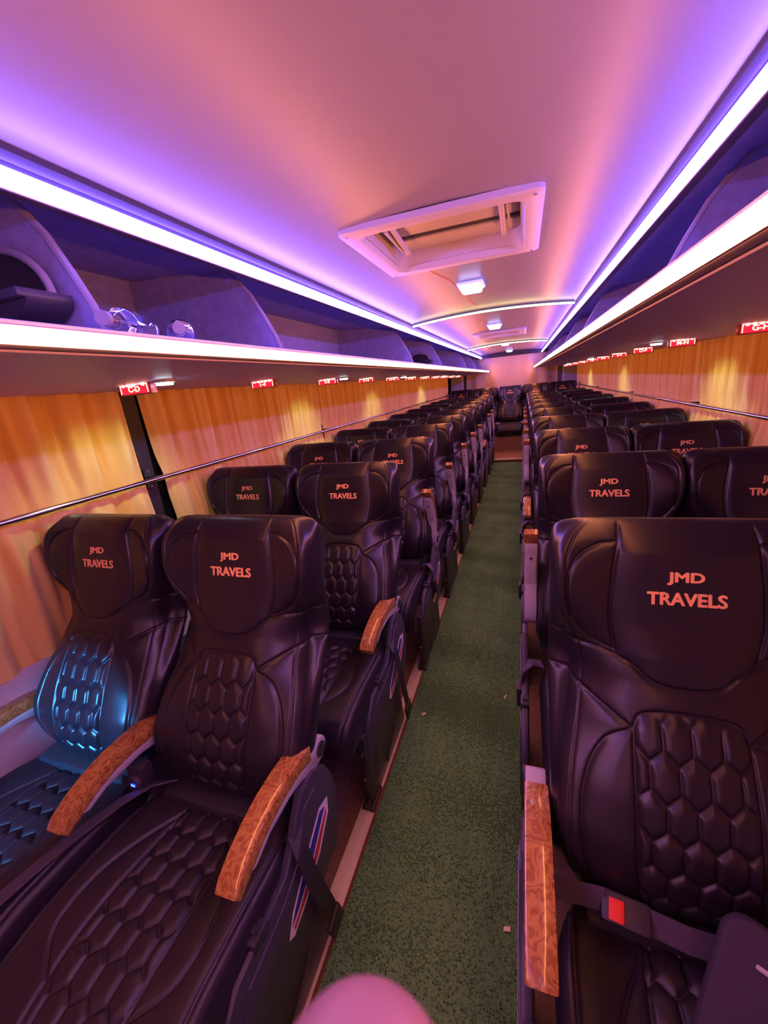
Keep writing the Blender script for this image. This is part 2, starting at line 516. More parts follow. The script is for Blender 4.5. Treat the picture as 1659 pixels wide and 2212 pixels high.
def build_cushion():
    NU, NV, NS, NB = 170, 230, 9, 8
    t = np.linspace(0, 1, NV)
    y = .125 + (.645 - .125) * (0.6 * t + 0.4 * (0.5 - 0.5 * np.cos(math.pi * t)))
    u = np.linspace(-1, 1, NU)
    yy = np.array([.125, .15, .18, .23, .30, .40, .50, .60, .65])
    zc = np.interp(y, yy, [.395, .415, .428, .440, .450, .448, .438, .430, .428])
    ze = np.interp(y, yy, [.400, .420, .436, .452, .466, .468, .462, .450, .440])
    k = np.hanning(21); k /= k.sum()
    sm = lambda a: np.convolve(np.pad(a, 10, mode='edge'), k, mode='valid')
    zc, ze = sm(zc), sm(ze)
    hw = .247 - .05 * (1 - np.sqrt(1 - np.clip((.175 - y) / .05, 0, 1) ** 2)) - .035 * np.clip((y - .5) / .15, 0, 1) ** 2
    zb = np.interp(y, [.125, .2, .3, .65], [.29, .285, .31, .34])
    U, Y = np.meshgrid(u, y)
    X = U * hw[:, None]
    au = np.abs(U)
    Zf = zc[:, None] + (ze - zc)[:, None] * au ** 2.2
    s = np.clip((au - .84) / .16, 0, 1)
    Zf = Zf - .045 * (1 - np.sqrt(np.clip(1 - s * s, 0, 1)))
    seams = []
    c1 = curve_pts([(.085, .64), (.100, .50), (.108, .36), (.105, .24), (.098, .12)])
    c2 = curve_pts([(.085, .60), (.140, .50), (.172, .40), (.168, .30), (.108, .235)])
    c3 = curve_pts([(.215, .64), (.222, .40), (.218, .20), (.205, .12)])
    for s_ in (c1, c2, c3): seams += [s_, mirror2(s_)]
    d = np.full(X.shape, 9.0)
    for sm_ in seams: d = np.minimum(d, seg_dist(X, Y, sm_))
    Zf = Zf - .0055 * np.exp(-(d / .0032) ** 2) + .0050 * (1 - np.exp(-d / .016))
    hd = hexes(X, Y - .2, .052, 1.38)
    inside = np.clip((.100 - np.abs(X)) / .006, 0, 1) * np.clip((Y - .15) / .02, 0, 1)
    Zf = Zf + inside * (-.005 * np.exp(-(hd / .0036) ** 2) + .0045 * np.clip(hd / .014, 0, 1) ** .7)
    # front roll
    f = 1 - np.sqrt(1 - np.clip((.125 + .05 - y) / .05, 0, 1) ** 2)
    mid = .345
    Zf = Zf + (mid - Zf) * f[:, None]
    zbk = zb + (mid - .004 - zb) * f
    nring = NU + 2 * NS + NB
    arr = np.zeros((NV, nring, 3))
    arr[:, :NU, 0] = X; arr[:, :NU, 1] = Y; arr[:, :NU, 2] = Zf
    for i in range(NS):
        a = (i + 1) / (NS + 1)
        bul = .008 * math.sin(math.pi * a) - .02 * a ** 3
        arr[:, NU + i, 0] = hw + bul * (1 - f); arr[:, NU + i, 1] = y
        arr[:, NU + i, 2] = Zf[:, -1] + (zbk - Zf[:, -1]) * a
        j = NU + NS + NB + (NS - 1 - i)
        arr[:, j, 0] = -(hw + bul * (1 - f)); arr[:, j, 1] = y
        arr[:, j, 2] = Zf[:, 0] + (zbk - Zf[:, 0]) * a
    for i in range(NB):
        a = 1 - 2 * i / (NB - 1)
        arr[:, NU + NS + i, 0] = (hw - .02) * a; arr[:, NU + NS + i, 1] = y; arr[:, NU + NS + i, 2] = zbk
    ii, jj = np.meshgrid(np.arange(NV - 1), np.arange(nring), indexing='ij')
    j2 = (jj + 1) % nring
    quads = np.stack([ii * nring + jj, (ii + 1) * nring + jj, (ii + 1) * nring + j2, ii * nring + j2], -1).reshape(-1, 4).tolist()
    quads.append(list(range(nring))); quads.append([(NV - 1) * nring + k_ for k_ in range(nring)][::-1])
    me = bpy.data.meshes.new('cushion')
    me.from_pydata(arr.reshape(-1, 3).tolist(), [], quads)
    me.materials.append(MATS['black_quilt'])
    me.polygons.foreach_set('use_smooth', [True] * len(me.polygons))
    me.update()
    return me

def build_lettering():
    V, F = [], []
    for s, size, zc_ in (('JMD', .0305, 1.082), ('TRAVELS', .0305, 1.042)):
        v, f = text_geo(s, 1.0, .02, 0)
        w_ = v[:, 0].max() - v[:, 0].min()
        v[:, 2] *= .04
        if s == 'TRAVELS': k = .136 / w_
        else: k = .062 / w_
        x = v[:, 0] * k; z = zc_ + (v[:, 1] - (v[:, 1].max() + v[:, 1].min()) / 2) * .024 / (v[:, 1].max() - v[:, 1].min())
        hwz = smooth_interp(z, HW)
        y = back_surface(x, z, x / hwz) - .0012 - v[:, 2]
        for ox, oz, oy in ((0, 0, 0), (.0013, 0, .00006), (-.0013, 0, .00012), (0, .0009, .00018), (0, -.0009, .00024)):
            n0 = len(V)
            V += list(zip(x + ox, y + oy, z + oz)); F += [tuple(i + n0 for i in ff) for ff in f]
    return mesh_from('lettering', V, F, 'orange_thread', False)

# local y/z outline of the aisle-side moulding
SIDE = [(.640, .545), (.700, .548), (.760, .505), (.785, .45), (.800, .365), (.762, .205), (.640, .195), (.655, .06), (.668, .028), (.655, .0),
        (.62, -.0), (.300, .0), (.232, .0), (.222, .03), (.222, .13), (.245, .24), (.262, .32), (.300, .368), (.34, .402), (.44, .412), (.53, .418), (.572, .46), (.60, .50)]
def build_side_panel():
    b = B()
    b.prism([(y, max(z, .003)) for y, z in SIDE], 'x', -.011, .011, .005)
    # raised shoulder moulding, both faces
    b.prism([(.36, .36), (.50, .372), (.57, .40), (.63, .50), (.69, .505), (.73, .42), (.72, .33), (.55, .30), (.42, .26), (.33, .14), (.29, .14), (.31, .28)], 'x', -.0155, .0155, .004)
    # long drip groove frame
    b.tube([(-.0125, .40, .03), (-.0135, .53, .10), (-.0125, .545, .125)], .004, 8)
    b.tube([(.0125, .40, .03), (.0135, .53, .10), (.0125, .545, .125)], .004, 8)
    return b.mesh('side_panel', 'dark_panel_plastic', True)
def build_sticker(s):
    x = s * .0163
    outer = [(.485, .270), (.515, .315), (.60, .376), (.69, .430), (.735, .418), (.728, .372), (.66, .312), (.57, .268), (.505, .254)]
    b = B()
    b.prism(outer, 'x', x - .0004, x + .0004)
    me = b.mesh('sticker', 'sticker_white')
    b = B(); b.prism([(.503, .287), (.525, .312), (.60, .366), (.69, .420), (.715, .408), (.62, .336), (.54, .296)], 'x', x - s * .0001, x + s * .0008)
    m2 = b.mesh('sticker_stripe', 'sticker_blue')
    b = B(); b.prism([(.508, .278), (.545, .288), (.62, .327), (.718, .396), (.718, .380), (.65, .318), (.57, .280), (.512, .265)], 'x', x - s * .0001, x + s * .0008)
    m3 = b.mesh('sticker_stripe', 'sticker_red')
    return me, m2, m3

ARM_PIV = (.765, .555)
def arc_bar(top, bot, hw_, bev):
    b = B()
    b.prism(top + bot[::-1], 'x', -hw_, hw_, bev)
    return b
def build_arm_pad():
    # relative to the pivot; arm points toward -y
    top = [(-.046, .056), (-.09, .068), (-.15, .074), (-.21, .073), (-.27, .063), (-.32, .046), (-.355, .028), (-.372, .010)]
    bot = [(-.050, .012), (-.10, .028), (-.16, .035), (-.22, .034), (-.27, .024), (-.31, .008), (-.34, -.006), (-.360, -.012)]
    return arc_bar(top, bot, .027, .005).mesh('arm_pad', 'burl_wood', True)
def build_arm_bracket():
    b = B()
    pts = []
    for a in np.linspace(-100, 100, 14):
        pts.append((.034 * math.cos(math.radians(a)) - .0, .034 * math.sin(math.radians(a)) + .0))
    low = [(-.05, .0335), (-.10, .030), (-.16, .036), (-.22, .035), (-.29, .016), (-.315, .002), (-.30, -.004), (-.24, .014), (-.17, .016), (-.10, .0), (-.05, -.030)]
    b.prism(pts + low, 'x', -.024, .024, .004)
    b.box(-.0205, .0205, -.285, -.06, .008, .030, .003)
    return b.mesh('arm_bracket', 'grey_bracket', True)
def build_arm_cap():
    b = B(); b.disc((0, .0, .0), .021, 'x', .056)
    return b.mesh('pivot_cap', 'black_plastic', True)
def build_screws():
    out = []
    for y, z in ((-.10, .007), (-.25, .005)):
        b = B(); b.disc((0, y, z), .006, 'z', .006, 10); out.append(b.mesh('screw', 'steel'))
    return out
def build_leg():
    b = B()
    b.box(-.012, .012, .215, .245, .02, .33, .003)
    b.box(-.024, .024, .20, .30, .003, .020, .003)
    b.box(-.012, .012, .20, .30, .02, .045, .004)
    return b.mesh('leg', 'black_metal', True)
def build_bolt(k):
    b = B()
    if k < 2: b.disc((0, .211, (.26, .15)[k]), .0065, 'y', .010, 10)
    else: b.disc((0, .275, .022), .009, 'z', .012, 10)
    return b.mesh('bolt', 'steel')
def build_latch():
    b = B(); b.box(-.015, .015, .395, .445, .392, .424, .004); b.disc((0, .42, .426), .009, 'z', .008, 12)
    return b.mesh('recline_latch', 'black_plastic', True)
def build_base():
    b = B()
    b.box(-.20, .20, .20, .60, .262, .31, .008)
    b.box(-.23, .23, .22, .26, .22, .265, .004); b.box(-.23, .23, .52, .56, .22, .265, .004)
    b.tube([(-.22, .30, .25), (.22, .30, .25)], .013, 10)
    return b.mesh('seat_base', 'black_metal', True)
def build_back_shell():
    b = B()
    b.box(-.20, .20, .80, .815, .30, .55, .006)
    b.box(-.19, .19, .60, .80, .34, .46, .01)
    return b.mesh('recline_frame', 'black_plastic', True)

MESH = dict(back=build_backrest(), cush=build_cushion(), letters=build_lettering(), side=build_side_panel(),
            pad=build_arm_pad(), bracket=build_arm_bracket(), cap=build_arm_cap(), screw=build_screws(),
            leg=build_leg(), bolt=[build_bolt(k) for k in range(3)], latch=build_latch(), base=build_base(), frame=build_back_shell())
STICK = {1: build_sticker(1), -1: build_sticker(-1)}

def add_arm(seat, x, raised, pitch=None, back=0.0):
    ang = 0.0 if not raised else math.radians(-78 if pitch is None else pitch)
    loc = (x, ARM_PIV[0] + back, ARM_PIV[1])
    a = link('armrest', MESH['bracket'], seat, loc, (ang, 0, 0))
    p = link('arm_pad', MESH['pad'], a)
    link('pivot_cap', MESH['cap'], a)
    if raised:
        for q in MESH['screw']: link('screw', q, a)
    a['label'] = 'pale grey armrest bracket' + (' folded up' if raised else ' folded down')
    p['label'] = 'glossy burl wood arm pad'

def belt_hanging(seat, x, s):
    b = B()
    b.ribbon([(x - s * .03, .60, .455), (x - s * .005, .595, .47), (x + s * .020, .575, .44), (x + s * .028, .58, .36), (x + s * .030, .60, .26), (x + s * .032, .62, .17), (x + s * .032, .635, .10)], .046, .003, (0, 1, 0))
    o = link('seat_belt', b.mesh('seat_belt', 'belt_web'), seat)
    b = B(); b.box(x + s * .026, x + s * .040, .60, .665, .055, .125, .004, (0.25, 0, 0))
    link('belt_tongue', b.mesh('belt_tongue', 'black_plastic', True), o)

def belt_buckle(seat, x, s):
    b = B()
    b.ribbon([(x - s * .04, .56, .47), (x - s * .0, .545, .485), (x + s * .03, .53, .455), (x + s * .038, .52, .41)], .04, .003, (0, 1, 0))
    o = link('seat_belt', b.mesh('seat_belt', 'belt_grey'), seat)
    b = B(); b.ribbon([(x + s * .038, .51, .33), (x + s * .03, .50, .29), (x + s * .015, .50, .27)], .03, .003, (0, 1, 0))
    link('belt_tail', b.mesh('belt_tail', 'belt_web'), o)
    b = B(); b.box(x + s * .028, x + s * .052, .485, .535, .325, .415, .006, (0.15, 0, 0))
    k = link('buckle', b.mesh('buckle', 'black_plastic', True), o)
    b = B(); b.box(x + s * .051 - .0015, x + s * .051 + .0015, .494, .526, .375, .405, .001, (0.15, 0, 0))
    link('release_button', b.mesh('release_button', 'red_button'), o)

def make_seat(x, dy, dz, label, aisle=0, arm_x=None, arm_raised=False, mid_x=None, mid_raised=True, win_x=None, group=None, side=True, pitch=None, lean=0.0):
    """aisle = +1 / -1: which side of the seat faces the aisle, 0 for none"""
    s = thing('bus_seat', label, 'seat', (x, dy, dz), group)
    bk = link('backrest', MESH['back'], s)
    if lean:
        # recline about the hinge at the cushion
        piv = Vector((0, .70, .46)); R = Matrix.Rotation(lean, 4, 'X')
        bk.matrix_local = Matrix.Translation(piv) @ R @ Matrix.Translation(-piv)
    l = link('lettering', MESH['letters'], bk); l['label'] = 'orange embroidered lettering'
    link('cushion', MESH['cush'], s)
    link('seat_base', MESH['base'], s)
    link('recline_frame', MESH['frame'], s)
    if side and aisle:
        px = arm_x + aisle * .022 if arm_x is not None else aisle * .27
        sp = link('side_panel', MESH['side'], s, (px, 0, 0))
        st = link('sticker', STICK[aisle][0], sp); st['label'] = 'white leaf-shaped sticker'
        q = link('sticker_stripe', STICK[aisle][1], sp); q['label'] = 'blue sticker stripe'
        q = link('sticker_stripe', STICK[aisle][2], sp); q['label'] = 'red sticker stripe'
        lg = link('leg', MESH['leg'], s, (px - aisle * .004, 0, 0))
        for q in MESH['bolt']: link('bolt', q, lg)
        link('recline_latch', MESH['latch'], sp)
    elif side:
        link('leg', MESH['leg'], s, (.22, 0, 0)); link('leg', MESH['leg'], s, (-.22, 0, 0))
    if arm_x is not None: add_arm(s, arm_x, arm_raised, pitch, .03 if aisle < 0 and not arm_raised else 0)
    if mid_x is not None: add_arm(s, mid_x, mid_raised)
    if win_x is not None: add_arm(s, win_x, False)
    if x > 0 and side: s.scale = (.975, 1, 1)
    return s

# ------------------------------------------------------------------ seats
ORD = ['front', 'second', 'third', 'fourth', 'fifth', 'sixth', 'seventh', 'eighth', 'ninth', 'tenth']
LX, LWX, RX, RWX = -.545, -1.072, .550, 1.042
GRP = 'black bus seats in rows along the aisle'
down_left = {0, 1, 7}
down_right = {0, 2, 3}
jit = [0, .0, .0, .01, -.01, .01, .0, .02, .0, .0]
for k in range(10):
    dy = .8 * k
    end = ', ' + ORD[k] + ' row from the camera'
    sl = make_seat(LX, dy, 0, 'black leather seat left of the aisle' + end + (', wooden armrest down' if k in down_left else ', armrest folded up'),
                   aisle=1, arm_x=(.230 if k in (0, 1) else .252), arm_raised=k not in down_left, mid_x=-.270, mid_raised=k > 1, group=GRP,
                   pitch=(-72 if k in (2, 3) else -84), lean=math.radians(random.uniform(-1.5, .5)) if k > 3 else 0)
    make_seat(LWX, dy, 0, 'black leather seat against the left curtains' + end, win_x=-.275 if k == 0 else None, group=GRP,
              lean=math.radians(random.uniform(-1.5, .8)) if k > 3 else 0)
    sr = make_seat(RX, dy, 0, 'black leather seat right of the aisle' + end + (', wooden armrest down' if k in down_right else ', armrest folded up'),
                   aisle=-1, arm_x=-.283, arm_raised=k not in down_right, mid_x=.243, mid_raised=k > 0, group=GRP, pitch=-88,
                   lean=math.radians(random.uniform(-1.5, .5)) if k > 3 else 0)
    make_seat(RWX, dy, 0, 'black leather seat against the right curtains' + end, group=GRP,
              lean=math.radians(random.uniform(-1.5, .8)) if k > 3 else 0)
    if k in (0, 1): belt_hanging(sl, .262, 1)
    elif k < 6: belt_buckle(sl, .262, 1)
    if k in (1, 2, 3, 4): belt_buckle(sr, -.283, -1)
back_lab = ['leftmost seat of the rear bench row, half behind the curtain fold', 'rear row seat left of the centre seat', 'centre seat of the rear row, facing down the aisle',
            'rear row seat right of the centre seat', 'rightmost seat of the rear row, beside the pale corner pillar']
for i in range(5):
    make_seat(-.015 + (i - 2) * .505, 8.365, .115, 'black leather ' + back_lab[i], side=False, group='rear row of five black seats')

# ------------------------------------------------------------------ shell
CX = -.02
Y0, Y1 = -1.6, 10.55
XW = 1.40
b = B(); b.box(CX - XW, CX + XW, Y0, Y1, -.05, 0); struct('floor', b.mesh('floor', 'floor_vinyl'))
def profile_sheet(name, prof, y0, y1, m, thick=.02, ny=1, smooth=True, up=1):
    """x/z profile swept along y, with thickness upward"""
    V, F = [], []
    n = len(prof)
    for j in range(ny + 1):
        y = y0 + (y1 - y0) * j / ny
        V += [(x, y, z) for x, z in prof] + [(x, y, z + thick * up) for x, z in prof]
    st = 2 * n
    for j in range(ny):
        for i in range(n - 1):
            a = j * st + i; b_ = (j + 1) * st + i
            F.append((a, b_, b_ + 1, a + 1)); F.append((a + n, a + n + 1, b_ + n + 1, b_ + n))
    F.append(tuple(range(n)) + tuple(range(2 * n - 1, n - 1, -1)))
    e = ny * st
    F.append(tuple(e + i for i in reversed(range(n))) + tuple(e + n + i for i in range(n)))
    for j in range(ny):
        a, b_ = j * st, (j + 1) * st
        F.append((a, a + n, b_ + n, b_)); F.append((a + n - 1, b_ + n - 1, b_ + 2 * n - 1, a + 2 * n - 1))
    me = mesh_from(name, V, F, m, smooth)
    bm = bmesh.new(); bm.from_mesh(me); bmesh.ops.recalc_face_normals(bm, faces=bm.faces); bm.to_mesh(me); bm.free()
    me.set_sharp_from_angle(angle=math.radians(40))
    return me
# arched ceiling with the two hatch openings left out: strips around the holes
def ceil_z(x): return 2.034 - .044 * (abs(x) / .70) ** 2
HOLES = [(-.30, .24, 1.56, 2.09), (-.30, .22, 5.58, 6.10)]
xs = sorted(set(list(np.linspace(-.72, .68, 29)) + [h[0] for h in HOLES] + [h[1] for h in HOLES]))
ys = sorted(set([Y0, Y1] + [h[2] for h in HOLES] + [h[3] for h in HOLES]))
V = [(x, y, ceil_z(x - CX)) for y in ys for x in xs]; F = []
for j in range(len(ys) - 1):
    for i in range(len(xs) - 1):
        mx_, my_ = (xs[i] + xs[i + 1]) / 2, (ys[j] + ys[j + 1]) / 2
        if any(h[0] < mx_ < h[1] and h[2] < my_ < h[3] for h in HOLES): continue
        a = j * len(xs) + i
        F.append((a, a + len(xs), a + len(xs) + 1, a + 1))
struct('ceiling', mesh_from('ceiling', V, F, 'ceiling_laminate'))
b = B(); b.box(CX - XW, CX + XW, Y0, Y1, 2.16, 2.2); struct('trim_1', b.mesh('roof_skin', 'dark_gap'))
for s, nm in ((-1, 'wall_left'), (1, 'wall_right')):
    b = B()
    xa, xb = CX + s * XW, CX + s * (XW + .06)
    x0_, x1_ = min(xa, xb), max(xa, xb)
    b.box(x0_, x1_, Y0, Y1, 0, .72); b.box(x0_, x1_, Y0, Y1, 1.60, 2.2)
    # lower liner steps inward
    xi = CX + s * 1.345
    b.box(min(xi, xa), max(xi, xa), Y0, Y1, .0, .70, .01)
    struct(nm, b.mesh(nm, 'wall_panel'))
b = B(); b.box(CX - XW, CX + XW, Y1, Y1 + .05, 0, 2.2); struct('wall_rear', b.mesh('wall_rear', 'wall_panel'))
b = B(); b.box(CX - XW, CX + XW, Y0 - .05, Y0, 0, 2.2); struct('wall_front', b.mesh('wall_front', 'wall_panel'))
POSTS = {-1: [Y0, 1.385, 3.16, 5.2, 7.25, 9.1, Y1], 1: [Y0, 1.35, 3.24, 4.97, 7.1, 9.1, Y1]}
n_w = 1; n_t = 2
for s in (-1, 1):
    for a_, c_ in zip(POSTS[s][:-1], POSTS[s][1:]):
        xa = CX + s * (XW + .02)
        b = B(); b.box(xa - .004, xa + .004, a_ + .04, c_ - .04, .72, 1.60)
        struct('window_%d' % n_w, b.mesh('window', 'window_glass')); n_w += 1
    for p in POSTS[s][1:-1]:
        xa = CX + s * 1.385
        b = B(); b.box(xa - .018, xa + .018, p - .05, p + .05, .70, 1.62, .004)
        struct('trim_%d' % n_t, b.mesh('window_pillar', 'dark_trim')); n_t += 1

# carpet runner, aluminium strips, wood edging, rear step
def grid_sheet(x0, x1, y0, y1, z, nx, ny, amp):
    xs_ = np.linspace(x0, x1, nx); ys_ = np.linspace(y0, y1, ny)
    V_ = [(x, y, z + amp * math.sin(9 * y + 3 * x) * math.sin(5.1 * y)) for y in ys_ for x in xs_]
    F_ = [(j * nx + i, j * nx + i + 1, (j + 1) * nx + i + 1, (j + 1) * nx + i) for j in range(ny - 1) for i in range(nx - 1)]
    n = len(V_)
    V_ += [(x, y, 0.001) for x, y in ((x0, y0), (x1, y0), (x1, y1), (x0, y1))]
    return V_, F_
V, F = grid_sheet(-.262, .252, Y0 + .05, 7.60, .006, 12, 120, .0012)
car = thing('carpet_runner', 'dark green ribbed mesh runner along the aisle floor', 'carpet', me=mesh_from('carpet_runner', V[:-4], F, 'green_mesh_mat'))
for s, x0_, x1_ in ((-1, -.328, -.272), (1, .345, .400)):
    b = B()
    if s > 0:
        xe = .252; b.box(xe, xe + .010, Y0 + .05, 7.62, 0, .010, .002)
        struct('trim_%d' % n_t, b.mesh('edge_bead', 'brown_edge')); n_t += 1
        continue
    b.box(x0_, x1_, Y0 + .05, 7.60, .0, .006)
    w_ = (x1_ - x0_) * .62
    st = x0_ if s < 0 else x1_ - w_
    for i in range(6):
        xx = st + w_ * (i + .5) / 6
        b.box(xx - .0018, xx + .0018, Y0 + .05, 7.60, .006, .0095)
    struct('trim_%d' % n_t, b.mesh('floor_rail', 'aluminium')); n_t += 1
    b = B(); xe = -.272 if s < 0 else .252
    b.box(xe, xe + .010, Y0 + .05, 7.62, 0, .010, .002)
    struct('trim_%d' % n_t, b.mesh('edge_bead', 'brown_edge')); n_t += 1
b = B(); b.box(-.272, .262, 7.605, 7.625, 0, .035, .002); struct('trim_%d' % n_t, b.mesh('carpet_end_bead', 'brown_edge')); n_t += 1
st = thing('rear_step', 'tan low step at the far end of the green runner', 'step')
b = B(); b.box(-.30, .29, 7.625, 8.60, .0, .05, .004); link('tread', b.mesh('tread', 'step_vinyl'), st)
b = B(); b.box(-.29, .28, 7.626, 7.73, .022, .057, .003); o = link('nosing', b.mesh('nosing', 'aluminium'), st); o['label'] = 'bright aluminium nosing'
pf = thing('rear_platform', 'brown boxed platform under the rear row of seats', 'platform')
b = B(); b.box(-1.36, 1.32, 8.60, Y1 - .01, 0, .36, .006); link('riser', b.mesh('riser', 'step_vinyl'), pf)
SC = [(-.197, 1.50, .016, .010, .5, 'white paper scrap on the green runner near the left seats'), (.165, 1.69, .020, .007, 1.2, 'thin white paper scrap in the middle distance on the runner'),
      (.205, .78, .014, .012, .1, 'white torn paper scrap beside the near right wooden armrest')]
for x, y, a_, c_, r_, lb in SC:
    b = B(); b.prism([(-a_ * .7, -c_ * .5), (a_ * .6, -c_ * .4), (a_ * .7, c_ * .5), (-a_ * .2, c_ * .45), (-a_ * .7, c_ * .2)], 'z', 0, .001)
    thing('paper_scrap', lb, 'scrap of paper', (x, y, .0085), 'scraps on the runner', me=b.mesh('paper_scrap', 'paper'), rot=(.12, 0, r_))

# ------------------------------------------------------------------ luggage racks
LIPX, LIPZ = .501, 1.635
HX, HZ = .659, 1.942
div_left = [.76, 1.50, 3.60, 4.95, 7.25, 8.8]
div_right = [1.50, 3.30, 4.70, 6.6, 8.3]
YR = 10.30
def rack(s, name_side, divs):
    r = thing('luggage_rack', 'open grey suede luggage rack along the ' + name_side + ' wall above the curtains', 'luggage rack', group='overhead luggage racks')
    X = lambda d: CX + s * d
    def bx(b, a, c, y0, y1, z0, z1, bev=0):
        b.box(min(X(a), X(c)), max(X(a), X(c)), y0, y1, z0, z1, bev)
    b = B()
    b.prism([(X(LIPX + .015), 1.618), (X(1.36), 1.612), (X(1.36), 1.632), (X(LIPX + .015), 1.655)], 'y', Y0, YR)
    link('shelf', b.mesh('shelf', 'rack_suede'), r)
    b = B(); bx(b, LIPX + .004, LIPX + .026, Y0, YR, 1.617, 1.660, .005)
    o = link('lip', b.mesh('lip', 'lip_plastic', True), r)
    b = B(); bx(b, 1.30, 1.36, Y0, YR, 1.63, 2.06)
    b.prism([(X(HX + .03), 1.975), (X(1.34), 2.03), (X(1.34), 2.05), (X(HX + .03), 1.995)], 'y', Y0, YR)
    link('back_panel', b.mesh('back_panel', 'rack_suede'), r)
    b = B(); b.prism([(X(HX + .003), 1.921), (X(HX + .03), 1.924), (X(HX + .06), 2.01), (X(HX - .016), 1.998), (X(HX - .016), 1.984), (X(HX - .002), 1.972)], 'y', Y0, YR)
    link('header', b.mesh('header', 'header_dark', True), r)
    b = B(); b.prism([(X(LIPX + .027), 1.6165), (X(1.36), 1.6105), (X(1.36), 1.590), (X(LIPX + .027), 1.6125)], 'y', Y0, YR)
    o = link('underside', b.mesh('underside', 'soffit_light_tint'), r)
    edge = [(.845, 2.00), (.79, 1.955), (.735, 1.89), (.69, 1.81), (.655, 1.74), (.625, 1.655)]
    for y in divs:
        b = B()
        b.prism([(X(e), z) for e, z in edge] + [(X(1.31), 1.64), (X(1.31), 2.02)], 'y', y - .008, y + .008)
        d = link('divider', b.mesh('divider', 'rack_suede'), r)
        b = B(); b.tube([(X(e - .002), y, z) for e, z in edge], .0095, 8)
        link('edge_trim', b.mesh('edge_trim', 'header_plastic', True), d)
    b = B(); b.prism([(X(e), z) for e, z in edge] + [(X(1.31), 1.62), (X(1.31), 2.03)], 'y', YR, YR + .012)
    link('end_cap', b.mesh('end_cap', 'rack_suede'), r)
    return r
rack(-1, 'left', div_left)
rack(1, 'right', div_right)

def light_line(s, d, z, rad, breaks, m, label, y1, flat, tilt=0.0):
    t = thing('light_strip', label, 'LED light strip', (CX + s * d, 0, z))
    b = B(); b.box(min(0, s * .006), max(0, s * .006), Y0 + .02, y1, -rad * 1.15, rad * 1.15, .001)
    link('channel', b.mesh('channel', 'lip_plastic'), t)
    ys_ = [Y0 + .02] + breaks + [y1]
    for a_, c_ in zip(ys_[:-1], ys_[1:]):
        # shallow diffuser bulging into the aisle, cut into short lengths
        n = max(2, int((c_ - a_) / .5)); V, F = [], []
        K = 7
        for j in range(n + 1):
            y = a_ + .004 + (c_ - a_ - .008) * j / n
            for i in range(K):
                an = math.pi * i / (K - 1)
                px_, pz_ = flat * math.sin(an), rad * math.cos(an)
                V.append((-s * (px_ * math.cos(tilt) + (pz_ + rad) * math.sin(tilt)), y, pz_ * math.cos(tilt) - px_ * math.sin(tilt)))
        for j in range(n):
            for i in range(K - 1):
                q = (j * K + i, j * K + i + 1, (j + 1) * K + i + 1, (j + 1) * K + i)
                F.append(q if s < 0 else q[::-1])
        me = mesh_from('diffuser', V, F, m)
        bm = bmesh.new(); bm.from_mesh(me); bmesh.ops.recalc_face_normals(bm, faces=bm.faces)
        # normals outward (toward the aisle)
        if sum(f_.normal.x for f_ in bm.faces) * -s < 0: bmesh.ops.reverse_faces(bm, faces=bm.faces)
        bm.to_mesh(me); bm.free()
        link('diffuser', me, t)
light_line(-1, HX, HZ, .0175, [4.9], 'led_blue', 'blue-white light strip along the top edge of the left luggage rack', YR, .006, .20)
light_line(1, HX, HZ, .0175, [4.0, 5.3], 'led_blue', 'blue-white light strip along the top edge of the right luggage rack', YR, .006, .20)
light_line(-1, LIPX, LIPZ, .0135, [6.9], 'led_amber', 'amber-white light strip along the bottom lip of the left luggage rack', YR, .011)
light_line(1, LIPX, LIPZ, .0135, [6.9], 'led_amber', 'amber-white light strip along the bottom lip of the right luggage rack', YR, .011)

# arched roof bars
def roof_bar(y, label):
    t = thing('roof_light_bar', label, 'LED light bar', (CX, y, 0), 'arched roof light bars')
    V, F = [], []
    n = 28
    def zz(x): return 2.004 - .035 * (abs(x) / .64) ** 2
    xs_ = np.linspace(-.63, .63, n)
    b = B()
    for a_, c_ in zip(xs_[:-1], xs_[1:]):
        b.prism([(a_, zz(a_) - .002), (c_, zz(c_) - .002), (c_, zz(c_) + .032), (a_, zz(a_) + .032)], 'y', -.004, .012)
    link('channel', b.mesh('channel', 'header_dark'), t)
    b = B()
    b.tube([(x, -.010, zz(x) + .006) for x in xs_], .0070, 8)
    link('diffuser', b.mesh('diffuser', 'led_yellow', True), t)
roof_bar(3.70, 'nearer yellow-white light bar arched across the ceiling')
roof_bar(7.50, 'farther yellow-white light bar arched across the ceiling')

# hatches
def rounded_rect(x0, x1, y0, y1, r, n=6):
    out = []
    for cx_, cy_, a0 in ((x1 - r, y1 - r, 0), (x0 + r, y1 - r, 90), (x0 + r, y0 + r, 180), (x1 - r, y0 + r, 270)):
        for k in range(n + 1):
            a = math.radians(a0 + 90 * k / n)
            out.append((cx_ + r * math.cos(a), cy_ + r * math.sin(a)))
    return out
def ring_mesh(loops, m, name):
    """loops: list of (outline, z); consecutive loops joined by quads"""
    V, F = [], []
    n = len(loops[0][0])
    for pts, z in loops: V += [(x, y, z) for x, y in pts]
    for k in range(len(loops) - 1):
        for i in range(n):
            a = k * n + i; a2 = k * n + (i + 1) % n
            F.append((a, a2, a2 + n, a + n))
    me = mesh_from(name, V, F, m)
    bm = bmesh.new(); bm.from_mesh(me); bmesh.ops.recalc_face_normals(bm, faces=bm.faces); bm.to_mesh(me); bm.free()
    me.set_sharp_from_angle(angle=math.radians(35))
    return me
